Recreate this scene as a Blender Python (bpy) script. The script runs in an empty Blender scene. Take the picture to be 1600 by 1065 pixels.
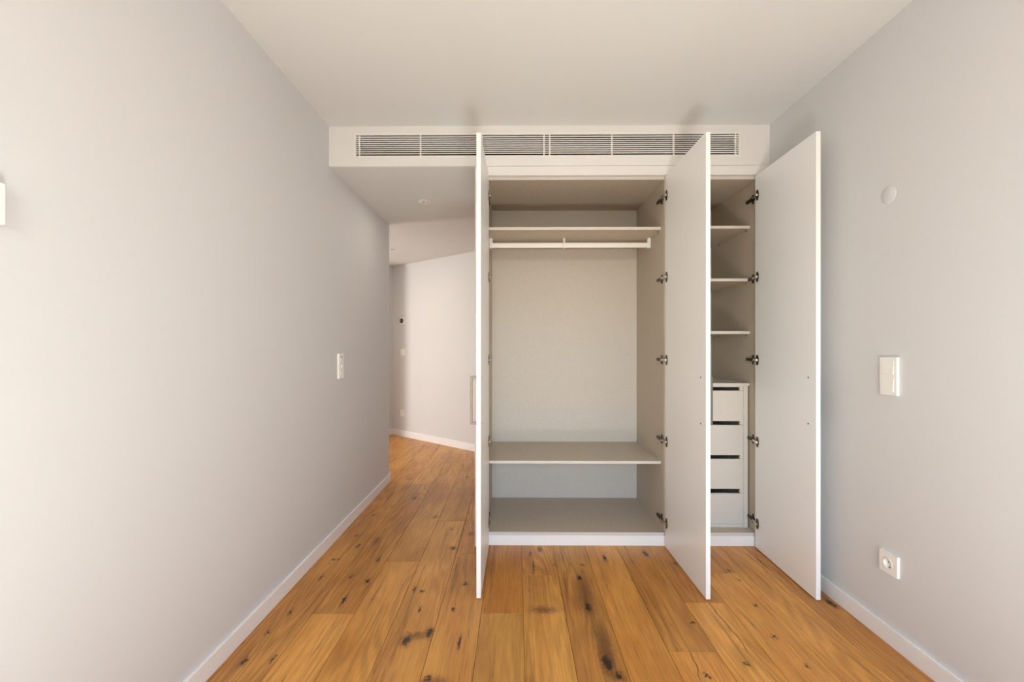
import bpy, bmesh, math, random
from mathutils import Vector, Matrix
random.seed(7)
R = math.radians
SC = bpy.context.scene
COL = SC.collection

# ------------------------------------------------------------------ camera
cam_d = bpy.data.cameras.new('camera')
cam = bpy.data.objects.new('camera', cam_d)
COL.objects.link(cam)
cam.location = (0, 0, 1.232)
cam.rotation_euler = (R(90), 0, math.atan(6 / 685))
cam_d.sensor_width = 36
cam_d.lens = 685 * 36 / 1600
cam_d.shift_y = 7.5 / 1600
cam_d.clip_start = 0.02
SC.camera = cam

# ------------------------------------------------------------------ light
SC.view_settings.view_transform = 'Standard'
SC.view_settings.look = 'None'
SC.view_settings.gamma = 1
SC.view_settings.use_curve_mapping = False
SC.view_settings.exposure = 1.04
SKY_STRENGTH = 1.30
SUN_ENERGY = 12.0
HALL_POWER = 56.0
world = bpy.data.worlds.new('world')
SC.world = world
world.use_nodes = True
wn = world.node_tree.nodes
sky = wn.new('ShaderNodeTexSky')
sky.sky_type = 'NISHITA'
sky.sun_disc = False
sky.sun_elevation = R(55)
sky.sun_rotation = R(180)
world.node_tree.links.new(sky.outputs[0], wn['Background'].inputs[0])
wn['Background'].inputs[1].default_value = SKY_STRENGTH

sun_d = bpy.data.lights.new('sun', 'SUN')
sun_d.energy = SUN_ENERGY
sun_d.color = (1.0, 0.95, 0.88)
sun_d.angle = R(0.6)
sun = bpy.data.objects.new('sun', sun_d)
sun.rotation_euler = (R(90 - 40), 0, 0)
sun.location = (0.3, -4, 6)
COL.objects.link(sun)

# added area lamp standing in for sun bounce off the rug behind the viewer
PATCH_POWER = 22.0
pd = bpy.data.lights.new('floor_bounce_fill', 'AREA'); pd.shape = 'RECTANGLE'; pd.size = .5; pd.size_y = .4
pd.energy = PATCH_POWER; pd.color = (.98, 1, .96)
pb = bpy.data.objects.new('floor_bounce_fill', pd); pb.location = (.27, -.10, .03); pb.rotation_euler = (R(180), 0, 0)
COL.objects.link(pb)

WX0, WX1, WZ, WS = -0.50, 1.00, 2.40, 0.30       # rear window opening and its sill height
RY = -2.40                             # rear wall, room side
por_d = bpy.data.lights.new('window_portal', 'AREA')
por_d.shape = 'RECTANGLE'
por_d.size = WX1 - WX0
por_d.size_y = WZ - WS
por_d.cycles.is_portal = True
por = bpy.data.objects.new('window_portal', por_d)
por.location = ((WX0 + WX1) / 2, RY - 0.2, (WZ + WS) / 2)
por.rotation_euler = (R(90), 0, 0)
COL.objects.link(por)

# unseen lamp in the next room, lighting the side hall through a doorway
HW0, HW1 = 4.30, 5.25
hl = bpy.data.lights.new('next_room_lamp', 'AREA'); hl.shape = 'RECTANGLE'; hl.size = 1.8; hl.size_y = 1.2
hl.energy = HALL_POWER; hl.color = (1, .94, .88)
ho = bpy.data.objects.new('next_room_lamp', hl); ho.location = (-5.0, (HW0 + HW1) / 2, 1.15)
ho.rotation_euler = (0, R(-90), 0)
COL.objects.link(ho)

SC.cycles.use_denoising = True
SC.cycles.max_bounces = 12
SC.cycles.diffuse_bounces = 8
SC.cycles.glossy_bounces = 4
SC.cycles.transparent_max_bounces = 8
SC.cycles.caustics_reflective = False
SC.cycles.caustics_refractive = False
SC.cycles.sample_clamp_indirect = 6

# ------------------------------------------------------------------ materials
def new_mat(name, color=(.8, .8, .8), rough=.5, metal=0.0, spec=.5):
    m = bpy.data.materials.new(name)
    m.use_nodes = True
    b = m.node_tree.nodes['Principled BSDF']
    b.inputs['Base Color'].default_value = (*color, 1)
    b.inputs['Roughness'].default_value = rough
    b.inputs['Metallic'].default_value = metal
    b.inputs['Specular IOR Level'].default_value = spec
    return m, m.node_tree.nodes, m.node_tree.links, b

def paint(name, color, rough, bump=.02, scale=300):
    m, N, L, b = new_mat(name, color, rough)
    g = N.new('ShaderNodeNewGeometry')
    n = N.new('ShaderNodeTexNoise')
    n.inputs['Scale'].default_value = scale
    n.inputs['Detail'].default_value = 3
    L.new(g.outputs['Position'], n.inputs['Vector'])
    bp = N.new('ShaderNodeBump')
    bp.inputs['Strength'].default_value = bump
    bp.inputs['Distance'].default_value = .001
    L.new(n.outputs['Fac'], bp.inputs['Height'])
    L.new(bp.outputs['Normal'], b.inputs['Normal'])
    return m

M_WALL = paint('wall_paint', (.655, .66, .67), .65, .08, 220)
M_CEIL = paint('ceiling_paint', (.71, .735, .735), .8, .05, 200)
M_TRIM = paint('white_trim', (.86, .855, .855), .35, .01)
M_FASCIA = paint('bulkhead_paint', (.80, .79, .79), .5, .02)
M_DOOR = paint('white_lacquer', (.91, .92, .925), .33, .006, 120)
M_PLATE = paint('switch_plastic', (.86, .855, .83), .28, .004)
M_GRILLE = paint('grille_enamel', (.84, .83, .81), .4, .01)
M_DUCT = paint('duct_lining', (.015, .012, .010), .8, .1)
M_DARK = paint('dark_plastic', (.03, .03, .03), .35, .02)
M_HOLE = paint('socket_holes', (.06, .055, .05), .6, .02)
M_STONE = paint('terrace_stone', (.25, .24, .22), .8, .4, 60)
M_METAL = new_mat('brushed_nickel', (.20, .18, .16), .35, 1.0)[0]
M_CHROME = new_mat('polished_nickel', (.62, .58, .52), .2, 1.0)[0]
M_BRONZE = new_mat('tarnished_steel', (.10, .08, .06), .3, 1.0)[0]
M_RUG = paint('rug_wool', (.72, .73, .72), .95, .8, 400)
M_SUB = paint('subfloor', (.30, .20, .12), .8)

def glass_mat():
    m, N, L, b = new_mat('window_glass')
    N.remove(b)
    out = N['Material Output']
    t = N.new('ShaderNodeBsdfTransparent')
    t.inputs[0].default_value = (.95, .97, .96, 1)
    g = N.new('ShaderNodeBsdfGlossy')
    g.inputs['Roughness'].default_value = .02
    mx = N.new('ShaderNodeMixShader')
    mx.inputs[0].default_value = .05
    L.new(t.outputs[0], mx.inputs[1]); L.new(g.outputs[0], mx.inputs[2])
    L.new(mx.outputs[0], out.inputs[0])
    return m
M_GLASS = glass_mat()

def melamine(name, ca, cb):
    """linen-textured wardrobe board"""
    m, N, L, b = new_mat(name, ca, .5)
    g = N.new('ShaderNodeNewGeometry')
    mixs = []
    for sc in ((900, 900, 60), (60, 60, 900)):
        mp = N.new('ShaderNodeVectorMath'); mp.operation = 'MULTIPLY'
        mp.inputs[1].default_value = sc
        L.new(g.outputs['Position'], mp.inputs[0])
        n = N.new('ShaderNodeTexNoise'); n.inputs['Scale'].default_value = 1; n.inputs['Detail'].default_value = 1
        L.new(mp.outputs[0], n.inputs['Vector'])
        mixs.append(n)
    add = N.new('ShaderNodeMath'); add.operation = 'ADD'
    L.new(mixs[0].outputs['Fac'], add.inputs[0]); L.new(mixs[1].outputs['Fac'], add.inputs[1])
    n3 = N.new('ShaderNodeTexNoise'); n3.inputs['Scale'].default_value = 130; n3.inputs['Detail'].default_value = 2
    L.new(g.outputs['Position'], n3.inputs['Vector'])
    a2 = N.new('ShaderNodeMath'); a2.operation = 'ADD'
    L.new(add.outputs[0], a2.inputs[0]); L.new(n3.outputs['Fac'], a2.inputs[1])
    mr = N.new('ShaderNodeMapRange')
    mr.inputs['From Min'].default_value = 1.1; mr.inputs['From Max'].default_value = 1.9
    L.new(a2.outputs[0], mr.inputs['Value'])
    mx = N.new('ShaderNodeMix'); mx.data_type = 'RGBA'
    mx.inputs[6].default_value = (*ca, 1); mx.inputs[7].default_value = (*cb, 1)
    L.new(mr.outputs[0], mx.inputs[0]); L.new(mx.outputs[2], b.inputs['Base Color'])
    bp = N.new('ShaderNodeBump'); bp.inputs['Strength'].default_value = .15; bp.inputs['Distance'].default_value = .0006
    L.new(a2.outputs[0], bp.inputs['Height']); L.new(bp.outputs['Normal'], b.inputs['Normal'])
    return m
M_MEL = melamine('shaded_linen_melamine', (.49, .425, .34), (.57, .50, .415))  # browner copy of the linen board, interior shade put into its colour
M_BACK = melamine('lit_linen_melamine', (.52, .475, .43), (.59, .55, .515))  # same linen board, paler: light on the back panels put into its colour
M_EDGE = melamine('board_edging', (.61, .565, .52), (.65, .605, .56))

# knots: (x, y, half width mm, half length mm) on the boards themselves
KNOTS = [(-1.061,1.703,12,25),(-1.066,1.874,10,10),(-1.045,2.020,8,30),(-1.035,2.316,8,30),(-1.048,2.518,10,10),(-1.022,2.518,8,8),(-1.054,2.473,6,6),(-0.880,2.330,10,18),(-0.833,2.113,10,50),(-0.778,2.287,12,28),(-0.792,2.527,8,45),(-0.957,1.717,8,25),(-0.459,1.827,22,38),(-0.372,1.881,18,38),(-0.326,1.620,18,18),(-0.470,2.199,15,15),(-0.262,2.266,15,18),(-0.512,2.216,8,30),(-0.293,2.046,10,25),(-0.234,1.825,6,50),(-0.449,2.044,6,30),(-0.382,2.667,20,24),(-1.032,2.842,10,12),(-0.971,2.691,10,28),(-1.028,3.567,6,110),(-1.036,3.180,10,18),(-0.464,4.123,12,20),(0.375,2.471,12,18),(0.339,2.328,15,22),(0.340,2.066,18,45),(0.516,2.547,12,40),(0.769,2.604,16,45),(0.355,1.705,26,60),(0.385,1.640,20,26),(0.788,1.956,12,12),(0.715,1.645,10,10),(0.902,2.490,12,15),(0.099,2.454,4,90),(1.138,2.089,10,12),(1.093,1.864,11,14),(0.893,1.703,12,10),(1.121,1.694,9,9),(1.508,2.113,18,48),(1.169,2.415,7,25)]
STAINS = [(-0.580,3.156,26,35),(-0.291,2.878,28,40),(-0.881,2.759,25,80),(0.344,2.167,48,230),(0.365,1.800,42,220),(-0.431,2.947,12,30),(1.400,2.509,6,90),(0.216,2.470,15,15),(1.175,2.316,12,15),(0.087,2.598,14,40),(-0.43,1.86,60,30),(-0.983,4.049,40,20),(-0.30,1.58,70,60),(0.13,2.05,80,40)]

def wood_mat():
    m, N, L, b = new_mat('oiled_oak', (.5, .25, .08), .36)
    def node(t, **k):
        n = N.new(t)
        for a, v in k.items(): setattr(n, a, v)
        return n
    def math_(op, a, bb=None, c=None):
        n = node('ShaderNodeMath', operation=op)
        for i, v in enumerate((a, bb, c)):
            if v is None: continue
            if isinstance(v, (int, float)): n.inputs[i].default_value = v
            else: L.new(v, n.inputs[i])
        return n.outputs[0]
    def vmath(op, a, bb=None, c=None):
        n = node('ShaderNodeVectorMath', operation=op)
        for i, v in enumerate((a, bb, c)):
            if v is None: continue
            if isinstance(v, tuple): n.inputs[i].default_value = v
            else: L.new(v, n.inputs[i])
        return n.outputs['Value'] if op == 'LENGTH' else n.outputs[0]
    def noise(vec, w, scale, detail, rough=.5, dist=0.0):
        n = node('ShaderNodeTexNoise', noise_dimensions='4D')
        n.inputs['Scale'].default_value = scale; n.inputs['Detail'].default_value = detail
        n.inputs['Roughness'].default_value = rough; n.inputs['Distortion'].default_value = dist
        L.new(vec, n.inputs['Vector']); L.new(w, n.inputs['W'])
        return n.outputs['Fac']
    def mr(v, a, bb, c=0.0, d=1.0, smooth=True):
        n = node('ShaderNodeMapRange', interpolation_type='SMOOTHSTEP' if smooth else 'LINEAR')
        L.new(v, n.inputs['Value'])
        for i, x in zip((1, 2, 3, 4), (a, bb, c, d)): n.inputs[i].default_value = x
        return n.outputs[0]
    def mix(f, a, bb, blend='MIX'):
        n = node('ShaderNodeMix', data_type='RGBA', blend_type=blend)
        if isinstance(f, (int, float)): n.inputs[0].default_value = f
        else: L.new(f, n.inputs[0])
        for i, v in ((6, a), (7, bb)):
            if isinstance(v, tuple): n.inputs[i].default_value = (*v, 1)
            else: L.new(v, n.inputs[i])
        return n.outputs[2]
    pos = node('ShaderNodeNewGeometry').outputs['Position']
    oi = node('ShaderNodeObjectInfo')
    rnd = oi.outputs['Random']
    w = math_('MULTIPLY', rnd, 40.0)
    # slow bend of the grain, then annual rings cut lengthwise
    bend = noise(vmath('MULTIPLY', pos, (3.0, .9, 1.0)), w, 1.0, 2, .5)
    ringc = noise(vmath('MULTIPLY', pos, (7.0, .75, 1.0)), w, 1.0, 1.5, .45)
    rings = math_('SINE', math_('MULTIPLY', ringc, 95.0))
    rings = mr(rings, -1.0, 1.0)
    ringmask = mr(bend, .38, .62, .15, .8)
    fibre = noise(vmath('MULTIPLY', pos, (240.0, 7.0, 1.0)), w, 1.0, 3, .6)
    streak = noise(vmath('MULTIPLY', pos, (26.0, 1.1, 1.0)), w, 1.0, 4, .6, .3)
    blot = noise(vmath('MULTIPLY', pos, (6.0, 2.0, 1.0)), w, 1.0, 3, .55)
    base = mix(mr(blot, .3, .7), (.54, .228, .042), (.73, .355, .080))
    base = mix(math_('MULTIPLY', math_('MULTIPLY', rings, ringmask), .50), base, (.24, .095, .020))
    base = mix(mr(streak, .53, .74, 0, .70), base, (.19, .072, .016))
    base = mix(mr(fibre, .46, .74, 0, .48), base, (.19, .072, .016))
    base = mix(mr(fibre, .22, .44, .40, 0), base, (.68, .40, .15))
    # knots with ragged edges
    wob = node('ShaderNodeTexNoise'); wob.inputs['Scale'].default_value = 60; wob.inputs['Detail'].default_value = 4
    L.new(pos, wob.inputs['Vector'])
    wv = vmath('MULTIPLY', vmath('SUBTRACT', wob.outputs['Color'], (.5, .5, .5)), (.034, .075, 0.0))
    kp = vmath('ADD', pos, wv)
    def field(lst):
        cur = None
        for x, y, rx, ry in lst:
            rx /= 1000.0; ry /= 1000.0
            d = vmath('LENGTH', vmath('MULTIPLY_ADD', kp, (1 / rx, 1 / ry, 0.0), (-x / rx, -y / ry, 0.0)))
            cur = d if cur is None else math_('MINIMUM', cur, d)
        return cur
    kn = field(KNOTS)
    st = field(STAINS)
    cw = node('ShaderNodeTexNoise'); cw.inputs['Scale'].default_value = 9; cw.inputs['Detail'].default_value = 2
    L.new(pos, cw.inputs['Vector'])
    cp = vmath('ADD', pos, vmath('MULTIPLY', vmath('SUBTRACT', cw.outputs['Color'], (.5, .5, .5)), (.035, 0.0, 0.0)))
    def crack(x0, y0, x1, y1, wdt):
        # thin split running lengthwise, wavering with the ragged coordinate
        sp = node('ShaderNodeSeparateXYZ'); L.new(cp, sp.inputs[0])
        k = (x1 - x0) / (y1 - y0)
        dx = math_('ABSOLUTE', math_('SUBTRACT', sp.outputs[0], math_('MULTIPLY_ADD', sp.outputs[1], k, x0 - k * y0)))
        dy = math_('ABSOLUTE', math_('SUBTRACT', sp.outputs[1], (y0 + y1) / 2))
        return math_('MULTIPLY', mr(dx, wdt * .4, wdt, 1, 0), mr(dy, abs(y1 - y0) / 2 - .03, abs(y1 - y0) / 2, 1, 0))
    cr = math_('MAXIMUM', crack(.928, 2.13, .933, 1.76, .0030), crack(1.352, 2.66, 1.391, 2.28, .0026))
    cr = math_('MAXIMUM', cr, crack(.708, 1.78, .68, 1.60, .0022))
    # small random pin knots everywhere (mostly the hall and out of view)
    vor = node('ShaderNodeTexVoronoi', voronoi_dimensions='3D'); vor.inputs['Scale'].default_value = 1.0
    L.new(vmath('MULTIPLY', kp, (5.2, 2.2, 1.0)), vor.inputs['Vector'])
    sep = node('ShaderNodeSeparateColor'); L.new(vor.outputs['Color'], sep.inputs[0])
    pin = math_('MULTIPLY', mr(vor.outputs['Distance'], .03, .13, 1, 0), math_('GREATER_THAN', sep.outputs[0], .72))
    base = mix(math_('MULTIPLY', mr(st, .15, 1.3, 1, 0), .72), base, (.12, .045, .012))
    base = mix(mr(kn, .6, 1.7, .60, 0), base, (.16, .06, .014))
    core = math_('MAXIMUM', mr(kn, .40, .85, .97, 0), math_('MULTIPLY', pin, .8))
    fleck = noise(vmath('MULTIPLY', pos, (110.0, 11.0, 1.0)), w, 1.0, 2, .5)
    base = mix(math_('MULTIPLY', mr(fleck, .60, .70), mr(streak, .50, .64, 0, .8)), base, (.08, .03, .008))
    base = mix(math_('MULTIPLY', cr, .9), base, (.03, .012, .004))
    base = mix(core, base, (.020, .009, .004))
    tone = node('ShaderNodeMix', data_type='RGBA', blend_type='MULTIPLY')
    tone.inputs[0].default_value = 1
    L.new(base, tone.inputs[6]); L.new(oi.outputs['Color'], tone.inputs[7])
    L.new(tone.outputs[2], b.inputs['Base Color'])
    L.new(mr(fibre, .3, .7, .32, .46), b.inputs['Roughness'])
    bp = node('ShaderNodeBump'); bp.inputs['Strength'].default_value = .12; bp.inputs['Distance'].default_value = .0008
    L.new(math_('SUBTRACT', fibre, core), bp.inputs['Height'])
    L.new(bp.outputs['Normal'], b.inputs['Normal'])
    return m
M_WOOD = wood_mat()

# ------------------------------------------------------------------ mesh helpers
def box(bm, x0, x1, y0, y1, z0, z1, mi=0):
    xs, ys, zs = sorted((x0, x1)), sorted((y0, y1)), sorted((z0, z1))
    v = [bm.verts.new((x, y, z)) for x in xs for y in ys for z in zs]
    for idx in ((0, 1, 3, 2), (4, 6, 7, 5), (0, 4, 5, 1), (2, 3, 7, 6), (0, 2, 6, 4), (1, 5, 7, 3)):
        f = bm.faces.new([v[i] for i in idx]); f.material_index = mi

def cyl(bm, c, axis, r, h, seg=24, mi=0, r2=None):
    """cylinder from c along unit axis for length h"""
    a = Vector(axis).normalized()
    rot = Vector((0, 0, 1)).rotation_difference(a).to_matrix().to_4x4()
    mat = Matrix.Translation(Vector(c) + a * h / 2) @ rot
    res = bmesh.ops.create_cone(bm, cap_ends=True, segments=seg, radius1=r, radius2=r if r2 is None else r2, depth=h, matrix=mat)
    for f in {f for v in res['verts'] for f in v.link_faces}: f.material_index = mi

def ring(bm, c, axis, prof, seg=32, mi=0):
    """lathe: prof = [(radius, height along axis)]"""
    a = Vector(axis).normalized()
    rot = Vector((0, 0, 1)).rotation_difference(a).to_matrix()
    c = Vector(c); rows = []
    for r, h in prof:
        if r <= 1e-6:
            rows.append([bm.verts.new(c + a * h)])
        else:
            rows.append([bm.verts.new(c + rot @ Vector((r * math.cos(2 * math.pi * k / seg), r * math.sin(2 * math.pi * k / seg), h))) for k in range(seg)])
    for p, q in zip(rows, rows[1:]):
        for k in range(seg):
            k2 = (k + 1) % seg
            vs = [p[k % len(p)], p[k2 % len(p)], q[k2 % len(q)], q[k % len(q)]]
            u = []
            for v in vs:
                if v not in u: u.append(v)
            if len(u) > 2:
                f = bm.faces.new(u); f.material_index = mi; f.smooth = True

def prism(bm, pts, axis, a0, a1, mi=0):
    """extrude polygon pts (2D) along axis 'x','y' or 'z'"""
    def P(u, v, w):
        return {'x': (w, u, v), 'y': (u, w, v), 'z': (u, v, w)}[axis]
    A = [bm.verts.new(P(u, v, a0)) for u, v in pts]
    B = [bm.verts.new(P(u, v, a1)) for u, v in pts]
    n = len(pts)
    for f in [bm.faces.new(A), bm.faces.new(B)] + [bm.faces.new((A[i], A[(i + 1) % n], B[(i + 1) % n], B[i])) for i in range(n)]:
        f.material_index = mi

def obj(name, bm, mats, parent=None, bevel=0.0, seg=2, origin=None):
    bmesh.ops.recalc_face_normals(bm, faces=bm.faces)
    me = bpy.data.meshes.new(name)
    if origin is not None:
        bmesh.ops.translate(bm, verts=bm.verts, vec=-Vector(origin))
    bm.to_mesh(me); bm.free()
    for m in (mats if isinstance(mats, (list, tuple)) else [mats]): me.materials.append(m)
    o = bpy.data.objects.new(name, me)
    COL.objects.link(o)
    if origin is not None: o.location = origin
    if parent is not None: o.parent = parent
    if bevel:
        md = o.modifiers.new('edge', 'BEVEL'); md.width = bevel; md.segments = seg; md.limit_method = 'ANGLE'; md.angle_limit = R(40)
        md.harden_normals = False
    return o

def boxes(name, lst, mats, parent=None, bevel=0.0, seg=2):
    bm = bmesh.new()
    for b in lst: box(bm, *b)
    return obj(name, bm, mats, parent, bevel, seg)

def thing(name, loc=(0, 0, 0), rot=(0, 0, 0)):
    o = bpy.data.objects.new(name, None); COL.objects.link(o)
    o.location = loc; o.rotation_euler = rot; o.empty_display_size = .1
    return o
def tag(o, label, cat, group=None):
    o['label'] = label; o['category'] = cat
    if group: o['group'] = group
    return o
def struct(o, label=None):
    o['kind'] = 'structure'
    if label: o['label'] = label
    return o

# ------------------------------------------------------------------ room shell
XL, XR, H, HH = -1.15, 1.55, 2.58, 2.335
FY = 2.689                      # fascia / wardrobe frame front plane
EY = 3.968                      # far end of the left wall
T = .1
# angled hall wall
AX0, AY0 = -1.706, 6.092
SL = -.797
AX1 = XR; AY1 = AY0 + SL * (AX1 - AX0)
d = Vector((1, SL, 0)).normalized()      # along wall
n_in = Vector((SL, -1, 0)).normalized()   # towards the room
PX, PY = AX0 - .31, AY0 - .39            # end of the short return wall

struct(boxes('wall_left', [(XL - T, XL, RY - .25, EY, 0, H + .05)], M_WALL), 'long white wall left of the room ending at the hall')
struct(boxes('wall_right', [(XR, XR + T, RY - .25, AY1 + .3, 0, H + .05)], M_WALL), 'white wall right of the open wardrobe')
bm = bmesh.new()
box(bm, XL, WX0, RY - .25, RY, 0, H + .05); box(bm, WX1, XR, RY - .25, RY, 0, H + .05); box(bm, WX0, WX1, RY - .25, RY, WZ, H + .05); box(bm, WX0, WX1, RY - .25, RY, 0, WS)
struct(obj('wall_back', bm, M_WALL), 'wall with the window behind the viewer')
struct(boxes('ceiling', [(XL - T, XR + T, RY - .25, FY + .4, H, H + .1)], M_CEIL), 'smooth white ceiling')
bm = bmesh.new()
prism(bm, [(-3.9, EY - T), (XL, EY - T), (XL, FY + .02), (XR, FY + .02), (XR, AY1), (AX0, AY0), (PX, PY), (-3.9, PY)], 'z', HH, HH + .04)
struct(obj('ceiling_hall', bm, M_CEIL), 'lower hall ceiling beside the wardrobe')
bm = bmesh.new()
VX0, VX1, VZ0, VZ1 = -.984, 1.360, 2.399, 2.527
F0, F1 = FY, FY + .02
box(bm, XL, VX0, F0, F1, HH, H); box(bm, VX1, XR, F0, F1, HH, H)
box(bm, VX0, VX1, F0, F1, HH, VZ0); box(bm, VX0, VX1, F0, F1, VZ1, H)
bulk = struct(obj('wall_bulkhead', bm, M_FASCIA), 'boxed bulkhead above wardrobe and hall')
bm = bmesh.new()
box(bm, VX0 - .02, VX1 + .02, FY + .3, FY + .32, HH + .045, VZ1 + .02)
box(bm, VX0 - .02, VX1 + .02, F1, FY + .3, VZ1, VZ1 + .015); box(bm, VX0 - .02, VX1 + .02, F1, FY + .3, HH + .045, HH + .06)
box(bm, VX0 - .02, VX0, F1, FY + .3, HH + .045, VZ1); box(bm, VX1, VX1 + .02, F1, FY + .3, HH + .045, VZ1)
obj('duct', bm, M_DUCT, bulk)
# hall walls
def wall_quad(name, p, q, out, z1, mat, t=T, z0=0):
    p, q, out = Vector((*p, 0)), Vector((*q, 0)), Vector(out)
    bm = bmesh.new()
    prism(bm, [(p.x, p.y), (q.x, q.y), (q.x + out.x * t, q.y + out.y * t), (p.x + out.x * t, p.y + out.y * t)], 'z', z0, z1)
    return obj(name, bm, mat)
struct(wall_quad('wall_hall', (AX0, AY0), (AX1, AY1), -n_in, HH + .04, M_WALL), 'slanted white wall at the end of the hall')
ret = Vector((PX - AX0, PY - AY0, 0)).normalized()
struct(wall_quad('wall_return', (AX0, AY0), (PX, PY), (-ret.y * -1 * -1, ret.x * -1 * -1, 0) if False else (-.78, .62, 0), HH + .04, M_WALL))
struct(boxes('wall_far', [(-3.9, PX, PY, PY + T, 0, HH + .04)], M_WALL))
struct(boxes('wall_far_left', [(-4.0, -3.9, EY - T, HW0, 0, HH + .04), (-4.0, -3.9, HW1, PY + T, 0, HH + .04), (-4.0, -3.9, HW0, HW1, HH, HH + .04)], M_WALL))
struct(boxes('wall_next_room', [(-5.2, -5.1, EY - T, PY + T, 0, HH + .04), (-5.1, -4.0, EY - T, EY, 0, HH + .04), (-5.1, -4.0, PY, PY + T, 0, HH + .04)], M_WALL))
struct(boxes('ceiling_next_room', [(-5.2, -3.9, EY - T, PY + T, HH + .04, HH + .08)], M_CEIL))
struct(boxes('wall_hall_near', [(-3.9, XL - T, EY - T, EY, 0, HH + .04)], M_WALL))

# skirting
BH, BT = .074, .013
def skirting(name, pts_boxes, label):
    return struct(boxes(name, pts_boxes, M_TRIM, bevel=.002), label)
skirting('baseboard_left', [(XL, XL + BT, RY, EY + BT, 0, BH), (XL - T, XL, EY, EY + BT, 0, BH)], 'white skirting along the left wall')
skirting('baseboard_right', [(XR - BT, XR, RY, FY, 0, BH)], 'white skirting along the right wall')
bm = bmesh.new()
p, q = Vector((AX0, AY0, 0)), Vector((AX1, AY1, 0)); o_ = n_in * BT
prism(bm, [(p.x, p.y), (q.x, q.y), (q.x + o_.x, q.y + o_.y), (p.x + o_.x, p.y + o_.y)], 'z', 0, .083)
struct(obj('baseboard_hall', bm, M_TRIM, bevel=.002), 'white skirting along the slanted hall wall')
bm = bmesh.new()
r1 = Vector((.78, -.62, 0)) * BT
prism(bm, [(AX0, AY0), (PX, PY), (PX + r1.x, PY + r1.y), (AX0 + r1.x, AY0 + r1.y)], 'z', 0, .083)
struct(obj('baseboard_return', bm, M_TRIM, bevel=.002))
skirting('baseboard_back', [(XL + BT, XR - BT, RY, RY + BT, 0, BH)], 'white skirting under the window')

# floor: subfloor slab and one object per oak board
floor = struct(boxes('floor', [(-5.2, XR + T, RY - .25, 6.6, -.12, -.0145)], M_SUB), 'knotty oiled oak plank floor')
PW, X0 = .194, .034
forced = {  # board column -> joint positions read off the boards
    -5: [2.01, 3.9], -1: [2.018, 4.0], 0: [2.36, .55], -3: [3.08, 1.1], -2: [2.60, 4.35], -4: [2.50, .7, 4.6],
    1: [.9, 3.4], 2: [1.25, 3.2], 3: [1.775, .1], 4: [2.112, .3], 5: [2.39, .75], 6: [1.15, 3.1], 7: [1.35, 3.3], -6: [1.45, 3.35]}
tones = {(-5, 0): (1.12, 1.10, 1.08), (-5, 1): (.90, .86, .80), (-1, 0): (.86, .90, .92), (-1, 1): (.86, .76, .64), (0, 1): (1.0, 1.0, .98),
         (3, 2): (.86, .80, .74), (3, 1): (.98, .88, .76), (4, 1): (1.14, 1.12, 1.08), (4, 2): (.88, .82, .76), (5, 2): (.92, .84, .78),
         (7, 1): (.90, .84, .78), (5, 1): (1.10, 1.07, 1.02), (6, 1): (1.10, 1.07, 1.03), (-3, 1): (.98, .98, .96), (2, 1): (1.02, .98, .92), (1, 1): (.88, .86, .84)}
def plank(x0, x1, y0, y1, tone):
    g = .0006
    bm = bmesh.new()
    z0, z1, c = -.014, 0.0, .0013
    x0 += g; x1 -= g; y0 += g; y1 -= g
    lo = [bm.verts.new(v) for v in ((x0, y0, z0), (x1, y0, z0), (x1, y1, z0), (x0, y1, z0))]
    mi = [bm.verts.new(v) for v in ((x0, y0, z1 - c), (x1, y0, z1 - c), (x1, y1, z1 - c), (x0, y1, z1 - c))]
    hi = [bm.verts.new(v) for v in ((x0 + c, y0 + c, z1), (x1 - c, y0 + c, z1), (x1 - c, y1 - c, z1), (x0 + c, y1 - c, z1))]
    bm.faces.new(lo); bm.faces.new(hi)
    for k in range(4):
        k2 = (k + 1) % 4
        bm.faces.new((lo[k], lo[k2], mi[k2], mi[k])); bm.faces.new((mi[k], mi[k2], hi[k2], hi[k]))
    o = obj('plank', bm, M_WOOD, floor, origin=((x0 + x1) / 2, (y0 + y1) / 2, 0))
    o.color = (*tone, 1)
for k in range(-20, 8):
    xa, xb = X0 + PW * k, X0 + PW * (k + 1)
    xa2 = max(xa, -3.9); xb2 = min(xb, XR - .001)
    if xb2 - xa2 < .02: continue
    ymin = RY - .01 if xb > XL - .02 else EY + .005
    if k in forced:
        js = sorted(forced[k])
    else:
        js = [EY + random.uniform(.3, 1.6)]
    end = 6.08 if xa < AX0 + .2 else AY0 + SL * (xa - AX0) + .05
    if xa < PX: end = PY
    ys = [ymin] + [j for j in js if ymin + .15 < j < end - .15] + [end]
    # drop indices so that tone keys count joints from the near end
    j_all = sorted(forced.get(k, []))
    for i in range(len(ys) - 1):
        mid = (ys[i] + ys[i + 1]) / 2
        key = None
        idx = sum(1 for j in j_all if j < mid)
        t = random.uniform(.9, 1.08)
        tone = tones.get((k, idx if len(j_all) > 1 and j_all[0] < 1.5 else idx), (t, t * random.uniform(.95, 1.02), t * random.uniform(.9, 1.04)))
        if k == -6: xa2 = max(xa, XL - .0) if mid < EY else xa
        plank(xa2, xb2, ys[i], ys[i + 1], tone)

bm = bmesh.new(); box(bm, -.25, .78, -.72, .28, .0005, .012)  # unseen mat, added as a pale neutral surface to bounce the sun upwards
tag(obj('bounce_rug', bm, M_RUG, None, .004, 2, origin=(.265, -.22, 0)), 'unseen pale wool rug on the oak floor behind the viewer, near the window', 'bounce_rug')
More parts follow.
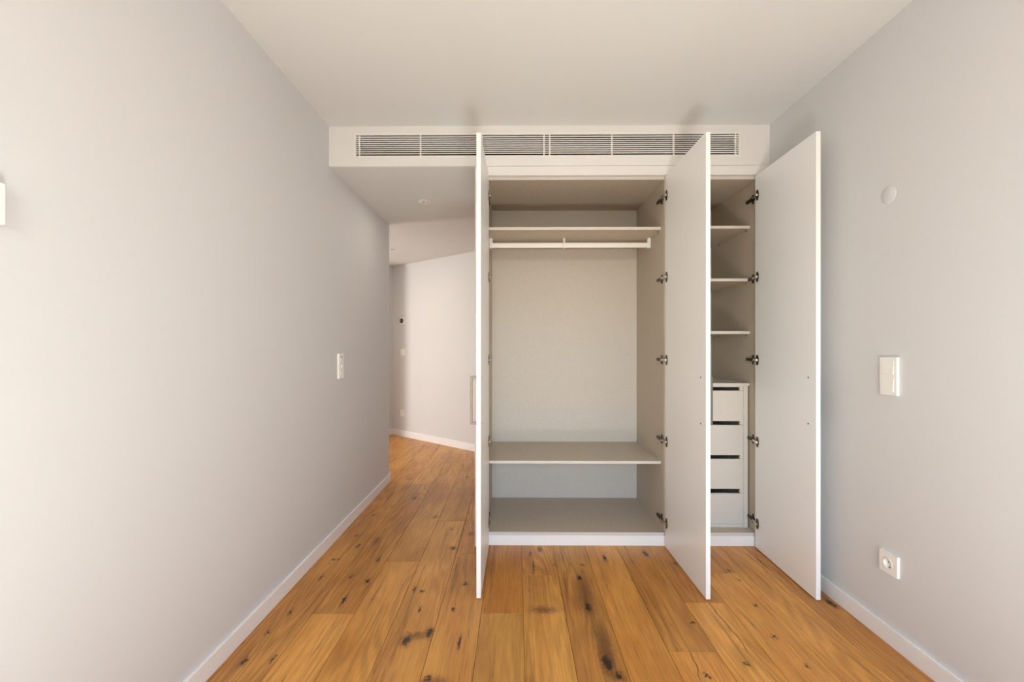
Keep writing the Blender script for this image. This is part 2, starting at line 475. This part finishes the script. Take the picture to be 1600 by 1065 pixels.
# window and terrace behind the camera
win = struct(thing('window_1', ((WX0 + WX1) / 2, RY - .12, WS)), 'glazed window')
def loc(o):  # keep world coordinates of pieces built in world space
    o.matrix_parent_inverse = o.parent.matrix_world.inverted() if False else Matrix.Translation(-o.parent.location)
    return o
fr = .06
bm = bmesh.new()
ya, yb = RY - .15, RY - .09
box(bm, WX0, WX0 + fr, ya, yb, WS, WZ); box(bm, WX1 - fr, WX1, ya, yb, WS, WZ)
box(bm, WX0 + fr, WX1 - fr, ya, yb, WS, WS + fr); box(bm, WX0 + fr, WX1 - fr, ya, yb, WZ - fr, WZ)
loc(obj('window_frame', bm, M_TRIM, win, bevel=.003))
loc(boxes('pane', [(WX0 + fr, WX1 - fr, RY - .123, RY - .117, WS + fr, WZ - fr)], M_GLASS, win))
bm = bmesh.new()
box(bm, WX0 + .02, WX0 + .04, yb, yb + .05, 1.52, 1.54); box(bm, WX0 + .02, WX0 + .14, yb + .04, yb + .055, 1.515, 1.54)
loc(obj('window_handle', bm, M_METAL, win, bevel=.003))
struct(boxes('floor_terrace', [(-4, 5, -5.0, RY - .25, -.12, -.02)], M_STONE), 'pale stone terrace')

# ------------------------------------------------------------------ wardrobe
OL, OR = -.1885, 1.488
CF, CB = 2.711, 3.325
TOPZ, BOTZ = 2.256, .082
ward = tag(thing('wardrobe', ((-.2515 + XR) / 2, (FY + CB) / 2, 0)), 'white built-in wardrobe with three tall doors standing open and beige linen-look interior', 'wardrobe')
def wb(name, lst, mat=M_MEL, bevel=.0006, label=None, parent=None):
    o = loc(boxes(name, lst, mat, parent or ward, bevel, 1))
    if parent is not None: o.matrix_parent_inverse = Matrix.Identity(4)
    if label: o['label'] = label
    return o
def wchild(name, lst, mat, parent, bevel=.0):
    o = boxes(name, lst, mat, parent, bevel, 1)
    return o
FR = XR - .0005
# surrounding white frame (fillers), flush with the bulkhead
wb('side_filler', [(-.2515, OL, FY, CF, 0, 2.3335)], M_TRIM, .001, 'white vertical filler strip')
wb('side_filler', [(OR, FR, FY, CF, 0, 2.3335)], M_TRIM, .001, 'white vertical filler strip')
wb('top_filler', [(OL, OR, FY, CF, 2.277, 2.3335)], M_FASCIA, .001, 'white filler board above the doors')
wb('plinth', [(OL, OR, CF - .004, CF + .014, 0.0005, .0625)], M_TRIM, .001, 'white plinth at the floor')
wb('outer_side', [(-.2515, -.2325, CF, CB + .02, 0.0005, 2.3335)], M_DOOR, .001, 'white outer side facing the hall')
# boards of the two carcasses
wb('side_panel', [(-.199, -.180, CF, CB, .0625, TOPZ + .02)])
wb('side_panel', [(.9135, .932, CF, CB, .0625, TOPZ + .02)])
wb('side_panel', [(.9325, .951, CF, CB, .0625, TOPZ + .02)])
wb('side_panel', [(1.479, 1.498, CF, CB, .0625, TOPZ + .02)])
wb('top_panel', [(-.180, .9135, CF, CB, TOPZ, TOPZ + .02)])
wb('top_panel', [(.951, 1.479, CF, CB, TOPZ, TOPZ + .02)])
wb('bottom_panel', [(-.180, .9135, CF, CB, .0625, BOTZ)])
wb('bottom_panel', [(.951, 1.479, CF, CB, .0625, BOTZ)])
wb('back_panel', [(-.199, .932, CB, CB + .008, .0625, TOPZ + .02)], M_BACK)
wb('back_panel', [(.9325, 1.498, CB, CB + .008, .0625, TOPZ + .02)], M_BACK)
for x0, x1 in ((-.180, .9135), (.951, 1.479)):
    for z0, z1 in ((.0635, BOTZ), (TOPZ, TOPZ + .02)):
        wb('front_edging', [(x0, x1, CF - .0008, CF, z0, z1)], M_EDGE, 0)

def shelf(x0, x1, y0, z0, z1, pins=True):
    s = wb('shelf', [(x0 + .0005, x1 - .0005, y0, CB - .001, z0, z1)])
    e = boxes('shelf_edging', [(x0 + .0005, x1 - .0005, y0 - .0008, y0, z0 + .0003, z1 - .0003)], M_EDGE, s)
    e.matrix_parent_inverse = Matrix.Identity(4)
    if pins:
        for xx, sx in ((x0, 1), (x1, -1)):
            for yy in (y0 + .04, CB - .12):
                bm = bmesh.new()
                cyl(bm, (xx, yy, z0 - .003), (sx, 0, 0), .003, .009, 10)
                box(bm, xx, xx + sx * .003, yy - .006, yy + .006, z0 - .014, z0 - .0003)
                obj('shelf_pin', bm, M_CHROME, s)
    return s
shelf(-.180, .9135, 2.77, 1.963, 1.981)
shelf(-.180, .9135, 2.77, .489, .506)
for z in (1.973, 1.640, 1.307):
    shelf(.951, 1.479, 2.785, z, z + .0175)

# clothes rail
rail = loc(boxes('clothes_rail', [(-.166, .900, 2.985, 3.001, 1.9, 1.932)], M_DOOR, ward, .003, 2)); rail['label'] = 'white oval clothes rail'
for xw, s in ((-.1797, 1), (.9132, -1)):
    bm = bmesh.new()
    box(bm, xw, xw + s * .020, 2.978, 3.008, 1.896, 1.968)
    cyl(bm, (xw + s * .004, 2.993, 1.950), (s, 0, 0), .004, .002, 10)
    obj('rail_bracket', bm, M_TRIM, rail, .001, 1)
bm = bmesh.new()
box(bm, .322, .334, 2.976, 2.985, 1.899, 1.9625); box(bm, .322, .334, 3.001, 3.006, 1.899, 1.9625); box(bm, .322, .334, 2.976, 3.006, 1.895, 1.8998)
cyl(bm, (.318, 2.985, 1.915), (0, -1, 0), .005, .003, 10)
c = obj('rail_bracket', bm, M_TRIM, rail, .001, 1)

# doors -----------------------------------------------------------
HINGE_Z = (2.142, 1.648, 1.146, .651, .157)
DW, DT = .560, .022
def make_door(xh, ang, side_x, s, label):
    """xh: inner face at hinge; s: +1 when the inner face looks to -x (door hinged on its right)"""
    dr = thing('door', (xh - ward.location.x, FY - .001 - ward.location.y, 0), (0, 0, ang))
    dr.parent = ward; dr['label'] = label
    # one lacquered leaf, local: hinge edge at y=0, leaf towards -y, outer face at x=s*DT
    leaf = boxes('door_leaf', [(0, s * DT, -DW, 0, .006, 2.267)], M_DOOR, dr, .001, 2)
    # pull handle: square bar on two posts
    hy = -DW + .058
    bm = bmesh.new()
    xo = s * DT
    pts = 1
    box(bm, xo + s * .025, xo + s * .036, hy - .006, hy + .006, .840, 1.081)
    box(bm, xo, xo + s * .026, hy - .006, hy + .006, .840, .852); box(bm, xo, xo + s * .026, hy - .006, hy + .006, 1.069, 1.081)
    h = obj('handle', bm, M_METAL, dr, .0015, 2); h['label'] = 'brushed metal bar handle'
    for z in (.846, 1.075):
        bm = bmesh.new(); cyl(bm, (-s * .0012, hy, z), (s, 0, 0), .004, .0016, 12)
        obj('screw', bm, M_DARK, dr)
    for z in HINGE_Z:
        bm = bmesh.new()
        # plate and cup on the leaf
        prof = [(-.038, -.012), (-.030, -.031), (-.014, -.031), (-.008, -.010), (-.008, .010), (-.014, .031), (-.030, .031), (-.038, .012)]
        prism(bm, [(y - .004, z + dz) for y, dz in prof], 'x', 0, -s * .0025)
        cyl(bm, (0, -.026, z), (-s, 0, 0), .0165, .004, 20)
        # mounting plate and body on the carcass side (seen with the door open)
        wx = (side_x - xh) - s * .0003
        y0 = CF - (FY - .001)
        prism(bm, [(y0 + .026, z - .010), (y0 + .026, z - .028), (y0 + .044, z - .028), (y0 + .044, z - .010), (y0 + .060, z - .008), (y0 + .060, z + .008), (y0 + .044, z + .010), (y0 + .044, z + .028), (y0 + .026, z + .028), (y0 + .026, z + .010)], 'x', wx, wx - s * .003)
        box(bm, wx - s * .003, wx - s * .014, y0 + .008, y0 + .100, z - .0085, z + .0085)
        cyl(bm, (wx - s * .014, y0 + .040, z), (-s, 0, 0), .005, .002, 12)
        cyl(bm, (wx - s * .014, y0 + .075, z), (-s, 0, 0), .004, .002, 12)
        for dz in (-.021, .021): cyl(bm, (wx - s * .003, y0 + .035, z + dz), (-s, 0, 0), .004, .002, 10)
        # bright link arms between the two
        x1 = -s * .003; x2 = wx - s * .0135
        a = (x1, -.030); b2 = (x2, y0 + .016)
        prism(bm, [(x1, -.036), (x1 - s * .010, -.030), (x2 - s * .004, y0 + .012), (x2 + s * .002, y0 + .02), (x1 - s * .0, -.018)], 'z', z - .0075, z + .0075, 1)
        obj('hinge', bm, [M_BRONZE, M_CHROME], dr, .0006, 1)
    return dr
make_door(-.1650, R(.5) * -1, -.180, -1, 'white left wardrobe door folded back towards the hall, seen nearly edge-on')
make_door(.9125, R(.7) * 1, .9135, 1, 'white middle wardrobe door standing open between the two compartments')
make_door(1.4600, R(1.15) * -1, 1.479, 1, 'white right wardrobe door standing open beside the right wall')

# chest of drawers inside the right compartment ---------------------
chest = ward
def cb_(name, bm, mat, parent=None, bevel=.0006):
    o = obj(name, bm, mat, parent or chest, bevel, 1)
    o.matrix_parent_inverse = Matrix.Translation(-chest.location) if parent is None else Matrix.Identity(4)
    return o
Y0 = 2.790
DX0, DX1 = .985, 1.4410
bm = bmesh.new(); box(bm, .952, 1.478, 2.785, CB - .002, .978, .9955); cb_('drawer_top_board', bm, M_EDGE)
for a, b2, nm in ((.957, DX0 - .0008, 'drawer_side_board'), (DX1 + .0008, 1.4695, 'drawer_side_board')):
    bm = bmesh.new(); box(bm, a, b2, Y0, 3.29, BOTZ + .0003, .978); cb_(nm, bm, M_EDGE)
bm = bmesh.new(); box(bm, DX0, DX1, Y0, Y0 + .02, BOTZ + .0003, .1035); cb_('drawer_bottom_rail', bm, M_EDGE)
bm = bmesh.new(); box(bm, DX0 - .0008, DX1 + .0008, 3.28, 3.29, .1035, .978); cb_('drawer_back_board', bm, M_MEL)
NX0, NX1 = DX0 + .022, 1.419
bm = bmesh.new()
prism(bm, [(DX0, .9775), (DX1, .9775), (DX1, .9495), (NX1, .9495), (NX1, .971), (NX0, .971), (NX0, .9495), (DX0, .9495)], 'y', Y0, Y0 + .018)
cb_('drawer_top_rail', bm, M_EDGE)
for z0, z1, nt in ((.7315, .9478, .755), (.5165, .7295, .5395), (.2985, .5145, .326), (.105, .2965, None)):
    dr = bpy.data.objects.new('drawer', None); COL.objects.link(dr); dr.parent = chest
    dr.location = (0, 0, 0); dr.matrix_parent_inverse = Matrix.Translation(-chest.location)
    bm = bmesh.new()
    if nt:
        prism(bm, [(DX0, z1), (DX1, z1), (DX1, z0), (NX1, z0), (NX1, nt), (NX0, nt), (NX0, z0), (DX0, z0)], 'y', Y0, Y0 + .018)
    else:
        box(bm, DX0, DX1, Y0, Y0 + .018, z0, z1)
    cb_('drawer_front', bm, M_EDGE, dr)
    zb = (nt or z0) + .004; zt = z1 - .028
    bm = bmesh.new()
    box(bm, 1.0, 1.012, Y0 + .018, 3.24, zb, zt); box(bm, 1.414, 1.426, Y0 + .018, 3.24, zb, zt)
    box(bm, 1.012, 1.414, 3.228, 3.24, zb, zt); box(bm, 1.012, 1.414, Y0 + .018, 3.228, zb, zb + .008)
    cb_('drawer_box', bm, M_MEL, dr)

# ------------------------------------------------------------------ air grilles in the bulkhead
def grille(x0, x1, bars, label):
    g = tag(thing('air_grille', ((x0 + x1) / 2, FY, (VZ0 + VZ1) / 2)), label, 'vent', 'linear air grilles in the bulkhead')
    pitch = (VZ1 - VZ0) / 10
    first = None
    for k in range(9):
        z = VZ0 + pitch * (k + 1)
        if first is None:
            bm = bmesh.new()
            prism(bm, [(FY - .001, -.0030), (FY - .001, .0028), (FY + .003, .0028), (FY + .003, -.0028)], 'x', x0 + .0005, x1 - .0005)
            first = obj('slat', bm, M_GRILLE, g)
            first.matrix_parent_inverse = Matrix.Translation(-g.location); o = first
        else:
            o = first.copy(); COL.objects.link(o)
        o.location = (0, 0, z)
    for x in bars:
        bm = bmesh.new(); box(bm, x - .0035, x + .0035, FY - .0016, FY + .014, VZ0, VZ1)
        o = obj('bar', bm, M_GRILLE, g); o.matrix_parent_inverse = Matrix.Translation(-g.location)
    bm = bmesh.new()
    e = .012
    lx = x0 - e if x0 < 0 else x0; rx = x1 + e if x1 > 1 else x1
    box(bm, lx, rx, FY - .0012, FY, VZ1 - .0008, VZ1 + e); box(bm, lx, rx, FY - .0012, FY, VZ0 - e, VZ0 + .0008)
    if x0 < 0: box(bm, x0 - e, x0, FY - .0012, FY, VZ0, VZ1)
    if x1 > 1: box(bm, x1, x1 + e, FY - .0012, FY, VZ0, VZ1)
    o = obj('frame', bm, M_GRILLE, g); o.matrix_parent_inverse = Matrix.Translation(-g.location)
grille(VX0, .1905, (-.963, -.586, -.208, .173), 'left slotted white air grille above the hall opening and left wardrobe door')
grille(.1905, VX1, (.208, .588, .965, 1.342), 'right slotted white air grille above the middle wardrobe door')

# ------------------------------------------------------------------ wall fittings
# Each is built facing -Y (front at y=0 .. back y=t), then turned onto its wall
def fitting(name, loc_, rz, label, cat, group=None):
    return tag(thing(name, loc_, (0, 0, rz)), label, cat, group)
RL, RR = R(90), R(-90)      # on the left wall facing +x ; on the right wall facing -x
def rot_to(rz): return rz
def plate(parent, w, h, t, bev=.002, name='plate', hole=None):
    bm = bmesh.new()
    if hole is None: box(bm, -w / 2, w / 2, -t, 0, -h / 2, h / 2)
    else:
        seg = 32; r = hole
        outer = []
        for k in range(seg):
            a = 2 * math.pi * k / seg
            cx, cz = math.cos(a), math.sin(a)
            q = max(abs(cx) / (w / 2), abs(cz) / (h / 2))
            outer.append((cx / q, cz / q))
        inner = [(r * math.cos(2 * math.pi * k / seg), r * math.sin(2 * math.pi * k / seg)) for k in range(seg)]
        rows = [[bm.verts.new((x, y, z)) for x, z in pts] for pts, y in ((outer, 0), (outer, -t), (inner, -t), (inner, -.001))]
        for A, B in zip(rows, rows[1:]):
            for k in range(seg):
                bm.faces.new((A[k], A[(k + 1) % seg], B[(k + 1) % seg], B[k]))
        bm.faces.new(rows[3])
        bev = 0
    return obj(name, bm, M_PLATE, parent, bev, 3)
def rocker(parent, cx, cz, w, h, t, tilt, name='rocker'):
    bm = bmesh.new()
    prism(bm, [(-t + .001, -h / 2), (-t - .002 - tilt, -h / 2), (-t - .002 + tilt, h / 2), (-t + .001, h / 2)], 'x', cx - w / 2, cx + w / 2)
    bmesh.ops.translate(bm, verts=bm.verts, vec=(0, 0, cz))
    return obj(name, bm, M_PLATE, parent, .0012, 2)

# double switch, right wall
s = fitting('light_switch', (XR, 1.826, 1.107), R(-90), 'white double rocker light switch on the right wall above the socket', 'switch')
plate(s, .086, .157, .012, .003)
rocker(s, 0, .036, .055, .055, .012, .0018); rocker(s, 0, -.036, .055, .055, .012, .0018)
bm = bmesh.new()
for cz in (.036, -.036):
    for b_ in ((-.0295, -.0285, -.0125, -.0118, cz - .0295, cz + .0295), (.0285, .0295, -.0125, -.0118, cz - .0295, cz + .0295), (-.0295, .0295, -.0125, -.0118, cz - .0295, cz - .0285), (-.0295, .0295, -.0125, -.0118, cz + .0285, cz + .0295)):
        box(bm, *b_)
obj('insert_surround', bm, M_TRIM, s)
# socket, right wall
def schuko(s, t):
    plate(s, .086, .086, t, hole=.0205)
    bm = bmesh.new()
    ring(bm, (0, -.0015, 0), (0, -1, 0), [(0, 0), (.0190, 0), (.0195, t - .0015), (.0208, t + .001), (.0225, t + .0005), (.0225, t - .001)], 32)
    obj('socket_well', bm, M_PLATE, s)
    bm = bmesh.new()
    for dx in (-.0095, .0095): cyl(bm, (dx, -.0014, 0), (0, -1, 0), .0028, .0008, 12)
    box(bm, -.004, .004, -.006, -.001, -.0200, -.0175); box(bm, -.004, .004, -.006, -.001, .0175, .0200)
    obj('socket_contacts', bm, M_HOLE, s)
s = fitting('power_socket', (XR, 1.826, .334), R(-90), 'white round-well power socket low on the right wall', 'socket')
schuko(s, .012)
# blank cover, right wall
bm = bmesh.new()
ring(bm, (0, 0, 0), (0, -1, 0), [(0.0365, 0), (.0365, .0008), (.035, .0016), (0, .0018)], 40)
o = obj('cover_plate', bm, M_WALL); o.location = (XR, 1.836, 1.859); o.rotation_euler = (0, 0, R(-90))
tag(o, 'round blank cover painted like the wall, high on the right wall', 'cover plate')
# slim switch column, left wall
s = fitting('switch_column', (XL, 2.850, 1.100), R(90), 'white upright triple switch panel on the left wall near the hall', 'switch')
plate(s, .080, .163, .014, .003)
rocker(s, 0, .028, .040, .042, .014, -.003); rocker(s, 0, -.032, .040, .042, .014, .003)
bm = bmesh.new(); ring(bm, (0, -.014, -.002), (0, -1, 0), [(.010, 0), (.010, .003), (.008, .0045), (0, .005)], 24)
obj('button', bm, M_PLATE, s)
bm = bmesh.new(); box(bm, -.018, .018, -.0146, -.013, .058, .063)
obj('label_slot', bm, M_METAL, s)
# thermostat, left wall near camera
s = fitting('thermostat', (XL, .9125, 1.5435), R(90), 'white box thermostat on the left wall cut by the left picture edge', 'thermostat')
plate(s, .092, .092, .026, .004, 'housing')
bm = bmesh.new(); ring(bm, (-.012, -.026, 0), (0, -1, 0), [(.024, 0), (.0235, .005), (.021, .006), (0, .006)], 32)
obj('dial', bm, M_PLATE, s)
# hall fittings on the slanted wall
ang = math.atan2(d.y, d.x)
def hall_pt(z): return (-1.538, 5.958, z)
s = fitting('hall_thermostat', hall_pt(1.572), ang, 'small thermostat with round black dial on the far hall wall', 'thermostat')
plate(s, .088, .098, .014, .003)
bm = bmesh.new(); ring(bm, (-.008, -.014, 0), (0, -1, 0), [(.034, 0), (.034, .006), (.031, .008), (.022, .008), (.020, .006), (0, .006)], 32)
obj('dial', bm, M_DARK, s)
bm = bmesh.new(); ring(bm, (-.008, -.0205, 0), (0, -1, 0), [(.012, 0), (.012, .001), (0, .001)], 20)
obj('display', bm, M_METAL, s)
s = fitting('hall_switch', hall_pt(1.145), ang, 'white single light switch on the far hall wall below the black dial', 'switch')
plate(s, .086, .086, .011, .003); rocker(s, 0, 0, .058, .058, .011, .001)
s = fitting('hall_socket', hall_pt(.317), ang, 'white power socket on the far hall wall above the skirting', 'socket')
schuko(s, .011)

# ------------------------------------------------------------------ recessed ceiling spots
M_LAMP = new_mat('spot_reflector', (.75, .73, .70), .25, .6)[0]
def spot(x, y, label):
    s = tag(thing('ceiling_spot', (x, y, HH)), label, 'ceiling light', 'recessed hall spotlights')
    bm = bmesh.new()
    ring(bm, (0, 0, 0), (0, 0, -1), [(.047, 0), (.047, .002), (.044, .004), (.034, .0035), (.031, .001)], 36)
    obj('trim_ring', bm, M_TRIM, s)
    bm = bmesh.new()
    ring(bm, (0, 0, 0), (0, 0, -1), [(.031, .0025), (.026, .0008), (.012, .0008), (.010, .004), (0, .005)], 32)
    obj('lamp_insert', bm, M_LAMP, s)
spot(-.701, 3.352, 'round recessed spotlight in the hall ceiling nearest the wardrobe')
def spot_light(x, y):
    l = bpy.data.lights.new('ceiling_spot_light', 'AREA'); l.shape = 'DISK'; l.size = .05; l.energy = 0.8; l.color = (1, .90, .78)
    o = bpy.data.objects.new('ceiling_spot_light', l); o.location = (x, y, HH - .008); COL.objects.link(o)
spot_light(-.701, 3.352); spot_light(-1.414, 5.008)
spot(-1.414, 5.008, 'round recessed spotlight in the hall ceiling, farther one at the wall corner')
